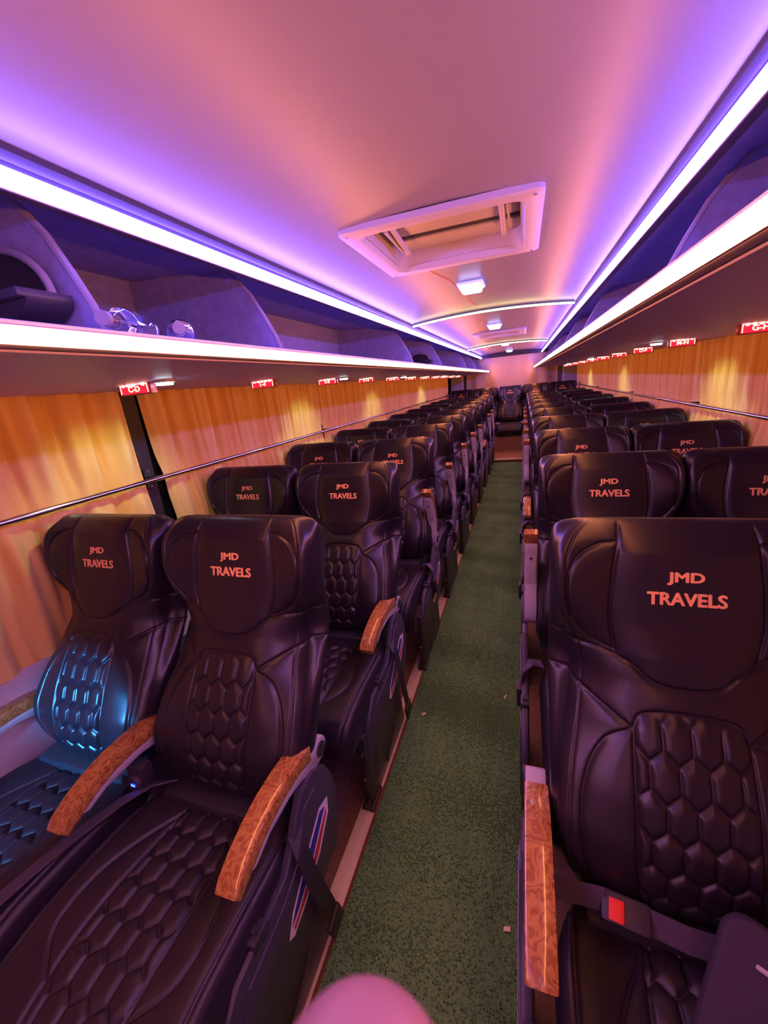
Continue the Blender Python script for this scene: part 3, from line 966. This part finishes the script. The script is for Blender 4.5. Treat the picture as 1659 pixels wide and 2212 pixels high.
def hatch(x0, x1, y0, y1, label, gap):
    t = thing('roof_hatch', label, 'roof hatch', group='escape hatches in the ceiling')
    zt = 2.026
    o_ = rounded_rect(x0, x1, y0, y1, .025)
    L = [(o_, zt + .004), (o_, zt - .014), (rounded_rect(x0 + .006, x1 - .006, y0 + .006, y1 - .006, .022), zt - .018),
         (rounded_rect(x0 + .055, x1 - .055, y0 + .055, y1 - .055, .05), zt - .018),
         (rounded_rect(x0 + .062, x1 - .062, y0 + .062, y1 - .062, .05), zt - .008),
         (rounded_rect(x0 + .075, x1 - .075, y0 + .075, y1 - .075, .05), zt + .060),
         (rounded_rect(x0 + .070, x1 - .070, y0 + .070, y1 - .070, .05), zt + .075)]
    link('frame', ring_mesh(L, 'hatch_plastic', 'frame'), t)
    # lid, hinged at the camera side and propped a little open at the far side
    b = B(); b.box(x0 + .03, x1 - .03, y0 + .03, y0 + (y1 - y0) * .60, zt + .062, zt + .075, .003, (0, 0, 0))
    link('lid', b.mesh('lid', 'hatch_plastic', True), t)
    b = B(); b.box(x0 + .05, x1 - .05, y0 + (y1 - y0) * .60, y0 + (y1 - y0) * .60 + gap, zt + .070, zt + .10); link('gap_seal', b.mesh('gap_seal', 'dark_gap'), t)
    b = B(); b.box(x0 + .03, x1 - .03, y0 + (y1 - y0) * .60 + gap, y1 - .03, zt + .062, zt + .075, .003); link('rim', b.mesh('rim', 'hatch_plastic', True), t)
    for xx, d in ((x0 + .135, -1), (x1 - .135, 1)):
        b = B()
        yA, yB = y0 + (y1 - y0) * .30, y0 + (y1 - y0) * .70
        b.tube([(xx, yA, zt + .050), (xx + d * .0, yB, zt + .022)], .011, 12)
        b.disc((xx, yA, zt + .052), .017, 'x', .022, 14)
        b.disc((xx, yB, zt + .020), .010, 'x', .022, 12)
        link('hinge_arm', b.mesh('hinge_arm', 'hatch_plastic', True), t)
        b = B(); b.box(xx + d * .018, xx + d * .024, yA, yB, zt + .026, zt + .064); link('hinge_plate', b.mesh('hinge_plate', 'grey_bracket'), t)
    for xx, yy_ in ((x0 + .028, y0 + .028), (x1 - .028, y0 + .028), (x0 + .028, y1 - .028), (x1 - .028, y1 - .028)):
        b = B(); b.disc((xx, yy_, zt - .019), .006, 'z', .004, 10)
        link('screw', b.mesh('screw', 'steel'), t)
    return t
hatch(-.366, .304, 1.49, 2.157, 'nearer pale roof hatch with two hinge arms in the ceiling', .06)
hatch(-.360, .280, 5.51, 6.17, 'farther pale roof hatch between the two ceiling light bars', .03)

# dome lamps
def dome(x, y, z, k, label):
    t = thing('dome_lamp', label, 'ceiling lamp', (x, y, z), 'square ceiling lamps down the aisle')
    b = B(); b.box(-.075 * k, .075 * k, -.095 * k, .095 * k, -.006, .014, .012 * k)
    link('rim', b.mesh('rim', 'dome_rim', True), t)
    b = B(); b.box(-.060 * k, .060 * k, -.078 * k, .078 * k, -.030, -.002, .014 * k)
    link('lens', b.mesh('lens', 'dome_lens', True), t)
dome(-.048, 2.71, 2.020, 1.0, 'square blue-white ceiling lamp nearest the camera, behind the first hatch')
dome(-.048, 4.86, 2.020, 1.0, 'square blue-white ceiling lamp just beyond the nearer light bar')
dome(-.045, 7.64, 2.018, 1.0, 'square blue-white ceiling lamp beside the farther light bar')
dome(-.040, 9.75, 2.015, 1.0, 'square blue-white ceiling lamp nearest the rear curtain')

# the thin loose wire taped along the ceiling
pts = [(-.20, 2.17), (-.19, 2.3), (-.15, 2.5), (-.135, 2.7), (-.13, 2.9), (-.115, 3.05), (-.12, 3.3), (-.10, 3.5), (-.13, 3.75), (-.115, 4.0), (-.17, 4.25), (-.14, 4.5), (-.19, 4.9), (-.20, 5.5)]
b = B(); b.tube([(x, y, ceil_z(x - CX) - .0015) for x, y in pts], .0018, 6)
thing('ceiling_wire', 'thin red wire snaking over the ceiling between hatch and light bar', 'wire', me=b.mesh('ceiling_wire', 'wire_red'))

# rear ceiling cross trim
b = B(); b.box(CX - .68, CX + .68, 10.30, 10.34, 1.93, 2.03, .004); struct('trim_%d' % n_t, b.mesh('cross_trim', 'dark_trim')); n_t += 1
for s in (-1, 1):
    b = B(); xa = CX + s * 1.10; xb = CX + s * 1.38
    b.box(min(xa, xb), max(xa, xb), 10.20, 10.50, .3, 1.62, .01)
    struct('trim_%d' % n_t, b.mesh('rear_corner_pillar', 'rear_pillar_fabric')); n_t += 1

# ------------------------------------------------------------------ row signs and reading lamps
b = B(); b.disc((0, 0, 0), .0060, 'y', .006, 12); DOT = b.mesh('led_dot', 'sign_dot', True)
def sign(s, y, txt, label):
    # a small plate across the bus, facing the front
    x = s * 1.085
    k = .98 if s < 0 else .88
    t = thing('row_sign', label, 'lit seat number sign', (x, y, 1.588), 'red lit seat signs under the luggage racks')
    b = B(); b.box(-.078 * k, .078 * k, -.014, .016, -.027, .014, .007); link('case', b.mesh('case', 'sign_case', True), t)
    b = B(); b.box(-.070 * k, .070 * k, -.0152, -.0140, -.023, .012, .0004); link('face', b.mesh('face', 'sign_red'), t)
    b = B(); w2 = .066 * k
    b.box(-w2, -w2 + .003, -.0165, -.0152, -.021, .010); b.box(w2 - .003, w2, -.0165, -.0152, -.021, .010)
    b.box(-w2 + .003, w2 - .003, -.0165, -.0152, .007, .010)
    link('border', b.mesh('border', 'sign_glow'), t)
    v, fc = text_geo(txt, .027, .0004, .0005)
    V = [(p[0] * 1.15, -.0163 - p[2], p[1] - .008) for p in v]
    link('lettering', mesh_from('lettering', V, fc, 'sign_glow', False), t)
    for q in range(5):
        if txt == 'C-D' and q == 3: continue
        link('led_dot', DOT, t, ((-.048 + .024 * q) * k, -.0165, .008))
L_TXT = ['C-D', 'G-H', 'K-L', 'O-P', 'S-T', 'W-X', '3-4', '7-8', '11-12', '15-16', '19-20']
R_TXT = ['E-F', 'I-J', 'M-N', 'Q-R', 'U-V', 'Y-Z', '5-6', '9-10', '13-14', '17-18']
L_TXT = ['C-D', '1-4', '5-8', '9-12', '13-16', '17-20', '21-24', '25-28', '29-32', '33-36', '37-40']
R_TXT = ['G-H', 'M-N', 'O-P', '3-4', '5-6', '7-8', '9-10', '11-12', '13-14', '15-16']
NEAR = ['nearest', 'second nearest', 'third', 'fourth', 'fifth', 'sixth', 'seventh', 'eighth', 'ninth', 'tenth', 'farthest']
for k in range(11):
    sign(-1, 1.190 + .8 * k, L_TXT[k], 'red lit sign under the left rack, ' + NEAR[k] + (' to' if k < 2 else ' from') + ' the camera')
for k in range(10):
    sign(1, 2.03 + .83 * k, R_TXT[k], 'red lit sign under the right rack, ' + NEAR[k] + (' to' if k < 2 else ' from') + ' the camera')
RL = [(-1, 1.20), (-1, 2.80), (-1, 4.40), (1, 2.87), (1, 5.36), (-1, 6.8), (1, 7.85)]
words_ = {0: 'beside the nearest sign', 1: 'beside the third sign', 2: 'beside the fifth sign', 3: 'beside the second sign', 4: 'beside the fifth sign', 5: 'farthest back', 6: 'farthest back'}
for i, (s, y) in enumerate(RL):
    t = thing('reading_lamp', 'small white oval reading lamp under the ' + ('left' if s < 0 else 'right') + ' rack ' + words_[i], 'reading lamp', (s * .965, y, 1.597), 'reading lamps under the racks')
    b = B(); b.disc((0, 0, 0), .036, 'z', .010, 24); link('ring', b.mesh('ring', 'lip_plastic', True), t)
    b = B(); b.disc((0, 0, -.008), .028, 'z', .010, 24); link('lens', b.mesh('lens', 'reading_lens', True), t)
    l = lamp('reading_lamp_light', 'SPOT', (s * .965, y, 1.575), 5, (0.80, 1.0, .60), (CX + s * 1.42, y, .9), .03, 95, .8)

# ------------------------------------------------------------------ curtains and rails
def curtain(s, y0, y1, label, lean0=0.0, lean1=0.0, zb=.66, seed=0, pleats=None):
    r = np.random.default_rng(seed)
    W_ = y1 - y0
    ny, nz = int(W_ / .0085), 34
    if pleats is None: pleats = max(3, int(W_ / .095))
    t = np.linspace(0, 1, ny)
    ph = np.cumsum(r.uniform(.6, 1.5, ny)); ph = ph / ph[-1] * pleats * 2 * math.pi
    ph = np.convolve(np.pad(ph, 6, mode='edge'), np.ones(13) / 13, mode='valid')
    ampv = np.interp(t, np.linspace(0, 1, 9), r.uniform(.35, 1.0, 9))
    ph2 = ph * 2.63 + r.uniform(0, 6)
    zs = np.linspace(zb, 1.594, nz)
    Vv = []
    for z in zs:
        h = (z - zb) / (1.612 - zb)
        a = .029 * (.75 + .25 * h)
        # held against the glass by the rail
        a *= 1 - .72 * math.exp(-((z - 1.205) / .07) ** 2)
        hem = .018 * math.exp(-((z - 1.00) / .16) ** 2)
        off = a * ampv * np.sin(ph + .5 * (1 - h)) + .35 * a * np.sin(ph2) - hem
        edge0 = lean0 * (1 - h) ** 1.3; edge1 = lean1 * (1 - h) ** 1.3
        yy = y0 + edge0 * (1 - t) + edge1 * t + W_ * t + .006 * np.cos(ph)
        xx = CX + s * (1.345 + off)
        Vv.append(np.stack([xx, yy, np.full(ny, z)], -1))
    A = np.array(Vv)
    Bk = A.copy(); Bk[:, :, 0] += s * .002
    V = np.concatenate([A.reshape(-1, 3), Bk.reshape(-1, 3)])
    F = []
    n = ny * nz
    for j in range(nz - 1):
        for i in range(ny - 1):
            a = j * ny + i
            F.append((a, a + 1, a + ny + 1, a + ny)); F.append((n + a, n + a + ny, n + a + ny + 1, n + a + 1))
    for j in range(nz - 1):
        for i in (0, ny - 1):
            a = j * ny + i; F.append((a, a + ny, n + a + ny, n + a))
    thing('window_curtain', label, 'curtain', me=mesh_from('window_curtain', V, F, 'gold_curtain'), group='gold curtains along the windows')
    # valance track
curtain(-1, Y0 + .05, 1.335, 'golden curtain on the left, nearest the camera, before the dark pillar', lean1=.02, seed=1, pleats=18, zb=.70)
curtain(-1, 1.445, 3.13, 'golden curtain on the left just beyond the dark pillar gap', lean0=.05, seed=2, zb=.70)
curtain(-1, 3.16, 5.15, 'golden curtain on the left, third from the camera', lean0=.03, seed=3)
curtain(-1, 5.18, 7.22, 'golden curtain on the left, fourth from the camera', lean1=-.04, seed=4)
curtain(-1, 7.27, 9.45, 'golden curtain on the left, farthest from the camera', lean0=.02, seed=5)
curtain(1, Y0 + .05, 3.20, 'golden curtain on the right, nearest the camera', lean1=-.02, seed=6)
curtain(1, 3.22, 4.93, 'golden curtain on the right, second from the camera', lean1=-.03, seed=7)
curtain(1, 4.97, 7.05, 'golden curtain on the right, third from the camera', seed=8)
curtain(1, 7.08, 9.75, 'golden curtain on the right, farthest from the camera', seed=9)
# rear curtain across the back window, left end folded forward
def rear_curtain():
    r = np.random.default_rng(11)
    nx, nz = 260, 30
    t = np.linspace(0, 1, nx)
    ph = np.cumsum(r.uniform(.6, 1.4, nx)); ph = ph / ph[-1] * 34
    amp = np.interp(t, [0, .1, .45, .55, .72, .8, .9, 1], [.012, .02, .008, .008, .012, .03, .03, .02])
    V, F = [], []
    for z in np.linspace(.95, 1.93, nz):
        h = (z - .95) / .98
        x = CX - 1.02 + 2.02 * t
        y = 10.38 + amp * np.sin(ph) - .10 * np.exp(-(t / .10) ** 2) * (1 - h) - .05 * np.exp(-((t - .1) / .05) ** 2) * (1 - h)
        V += list(zip(x, y, np.full(nx, z)))
    n = len(V)
    for j in range(nz - 1):
        for i in range(nx - 1):
            a = j * nx + i; F.append((a, a + 1, a + nx + 1, a + nx))
    V2 = V + [(x, y + .002, z) for x, y, z in V]
    F2 = F + [tuple(n + i for i in f[::-1]) for f in F]
    thing('rear_curtain', 'wide pale golden curtain across the rear window', 'curtain', me=mesh_from('rear_curtain', V2, F2, 'pale_curtain'))
rear_curtain()

def rail(s, label):
    t = thing('window_rail', label, 'rail', (CX + s * 1.298, 0, 1.207), 'steel rails across the window curtains')
    b = B(); b.tube([(0, Y0 + .06, 0), (0, 9.75, 0)], .0105, 16); link('tube', b.mesh('tube', 'chrome', True), t)
    for y in POSTS[s][1:-1]:
        b = B(); b.box(min(0, s * .065), max(0, s * .065), y - .014, y + .014, -.012, .012, .002)
        b.box(s * .060 - .004, s * .060 + .004, y - .018, y + .018, -.045, .045, .003)
        br = link('bracket', b.mesh('bracket', 'black_metal'), t)
        for z in (-.034, .034):
            b = B(); b.disc((s * .053, y, z), .006, 'x', .008, 10)
            link('screw', b.mesh('screw', 'steel'), br)
rail(-1, 'thin chrome rail across the left curtains')
rail(1, 'thin chrome rail across the right curtains')

# ------------------------------------------------------------------ rack fittings
def housing(x, y, s, label, k=1.0):
    """dark half-round ledge fixed to the face of a divider"""
    t = thing('divider_housing', label, 'plastic housing', (x, y, 0))
    V = []
    b = B()
    pts = [(.0, 1.745)] + [(.21 * k * (1 - math.cos(a)), 1.745 - .055 * k * math.sin(a)) for a in np.linspace(.01, math.pi - .01, 16)] + [(.42 * k, 1.745)]
    b.prism([(s * p, z) for p, z in pts], 'y', -.10, 0, .004)
    link('tray', b.mesh('tray', 'black_plastic', True), t)
    b = B(); b.box(min(0, s * .42 * k), max(0, s * .42 * k), -.115, 0, 1.742, 1.760, .004)
    link('ledge', b.mesh('ledge', 'dark_panel_plastic', True), t)
    b = B()
    pts = [(.02, 1.76)] + [(.04 + .18 * k * (1 - math.cos(a)), 1.76 + .12 * k * math.sin(a)) for a in np.linspace(.05, math.pi - .05, 16)]
    b.prism([(s * p, z) for p, z in pts], 'y', -.012, 0, .003)
    link('backing', b.mesh('backing', 'black_plastic', True), t)
    b = B()
    b.tube([(s * (.04 + .18 * k * (1 - math.cos(a))), -.014, 1.76 + .12 * k * math.sin(a)) for a in np.linspace(.05, math.pi - .05, 20)], .009, 10)
    o = link('rim', b.mesh('rim', 'header_plastic', True), t)
housing(CX - .68, .742, -1, 'dark rounded plastic housing on the nearest left rack divider')
housing(CX - .72, 4.93, -1, 'dark housing on a far left rack divider', .7)
housing(CX + .72, 4.68, 1, 'dark housing with gold glints on a right rack divider', .7)

# clear bottles lying on the left shelf
def bottle(x, y, rz, label):
    prof = [(0, .0), (.012, .0), (.013, .02), (.016, .03), (.032, .055), (.034, .07), (.031, .09), (.034, .11), (.031, .13), (.034, .15), (.034, .19), (.030, .20), (0, .20)]
    V, F = [], []; K = 24
    for r_, h in prof:
        for k in range(K):
            a = 2 * math.pi * k / K
            V.append((h, r_ * math.cos(a), r_ * math.sin(a)))
    for j in range(len(prof) - 1):
        for k in range(K):
            F.append((j * K + k, j * K + (k + 1) % K, (j + 1) * K + (k + 1) % K, (j + 1) * K + k))
    me = mesh_from('body', V, F, 'clear_plastic')
    t = thing('water_bottle', label, 'plastic bottle', (x, y, 1.690), 'clear bottles on the left shelf', rot=(0, 0, rz))
    link('body', me, t)
    b = B(); b.disc((-.006, 0, 0), .015, 'x', .016, 20); link('cap', b.mesh('cap', 'header_plastic', True), t)
bottle(-.575, .70, 2.0, 'clear plastic bottle lying in the left rack beside the divider')
bottle(-.575, .90, 2.3, 'clear plastic bottle lying in the open left rack, right of the other')

# ------------------------------------------------------------------ small things by the near seats
t = thing('charging_socket', 'round black charging socket with glowing blue display between the near left seats', 'charging socket', (-.80, .60, .50))
b = B(); b.box(-.030, .030, -.01, .03, -.045, .045, .008); link('housing', b.mesh('housing', 'black_plastic', True), t)
b = B(); b.disc((0, -.014, -.005), .024, 'y', .014, 24); link('ring', b.mesh('ring', 'dark_panel_plastic', True), t)
b = B()
for xx in (-.006, -.001, .004): b.box(xx, xx + .003, -.0225, -.0215, -.010, -.002)
link('display', b.mesh('display', 'blue_glow'), t)
b = B(); b.prism([(-.030, .012), (-.034, -.012), (-.052, -.030), (-.060, -.032), (-.052, -.008), (-.040, .014)], 'y', -.016, -.012, .001); link('cover_flap', b.mesh('cover_flap', 'black_plastic'), t)

# lap belt across the near right seat with its buckle
t = thing('lap_belt', 'dark webbing lap belt with red-button buckle across the near right seat', 'seat belt', (.0, 0, 0))
b = B(); b.ribbon([(.285, .600, .525), (.335, .605, .520), (.395, .610, .515)], .042, .004, (0, .4, 1)); link('strap', b.mesh('strap', 'belt_grey'), t)
b = B(); b.ribbon([(.465, .600, .505), (.53, .590, .500), (.60, .590, .497), (.66, .60, .495), (.74, .61, .49)], .042, .004, (0, .6, 1)); link('strap', b.mesh('strap', 'belt_grey'), t)
b = B(); b.box(.388, .472, .578, .628, .492, .518, .007, (.45, 0, -.15)); link('buckle', b.mesh('buckle', 'black_plastic', True), t)
b = B(); b.box(.400, .426, .578, .612, .514, .520, .002, (.45, 0, -.15)); o = link('release_button', b.mesh('release_button', 'red_button', True), t); o['label'] = 'red release button'
# belts lying over the near left seats
t = thing('loose_belt', 'slack purple-grey belt lying in the gap between the near left seats', 'seat belt')
b = B(); b.ribbon([(-.70, .64, .47), (-.76, .605, .480), (-.80, .54, .484), (-.835, .44, .486), (-.862, .34, .484), (-.885, .25, .478), (-.90, .16, .45)], .048, .003, (1, 0.2, 0.25))
link('strap', b.mesh('strap', 'belt_grey'), t)

# dark folded bag at the lower right
t = thing('folded_bag', 'dark folded cloth bag with a pale zip lying on the near right seat', 'bag', (.61, .50, .56), rot=(math.radians(48), math.radians(10), math.radians(-22)))
b = B(); b.prism(rounded_rect(-.085, .16, -.17, .085, .035), 'z', -.016, .016, .007); link('body', b.mesh('body', 'bag_cloth', True), t)
b = B(); b.box(-.040, .13, .030, .037, .014, .018, .002); link('zip', b.mesh('zip', 'grey_bracket', True), t)

# fingertip of the photographer, very close to the lens
def finger():
    d = .040
    def P(px, py, dep):
        v = CR @ Vector(((px - 829.5) / 876.2 * dep, (py - 1106) / 876.2 * dep, dep))
        return Vector((.243, 0, 1.498)) + v
    path = [P(868, 2238, d), P(864, 2254, d), P(850, 2288, d), P(822, 2340, d), P(780, 2426, d), P(725, 2536, d), P(630, 2696, d), P(520, 2926, d * 1.05), P(410, 3176, d * 1.1)]
    rad = [.0014, .0042, .0070, .0090, .0100, .0103, .0102, .0106, .011]
    b = B(); b.tube(path, rad, 20)
    me = b.mesh('person', 'skin', True)
    o = thing('person', 'blurred pink fingertip intruding at the bottom edge of the view', 'person', me=me)
    sub = o.modifiers.new('smooth', 'SUBSURF'); sub.levels = 2; sub.render_levels = 2
finger()
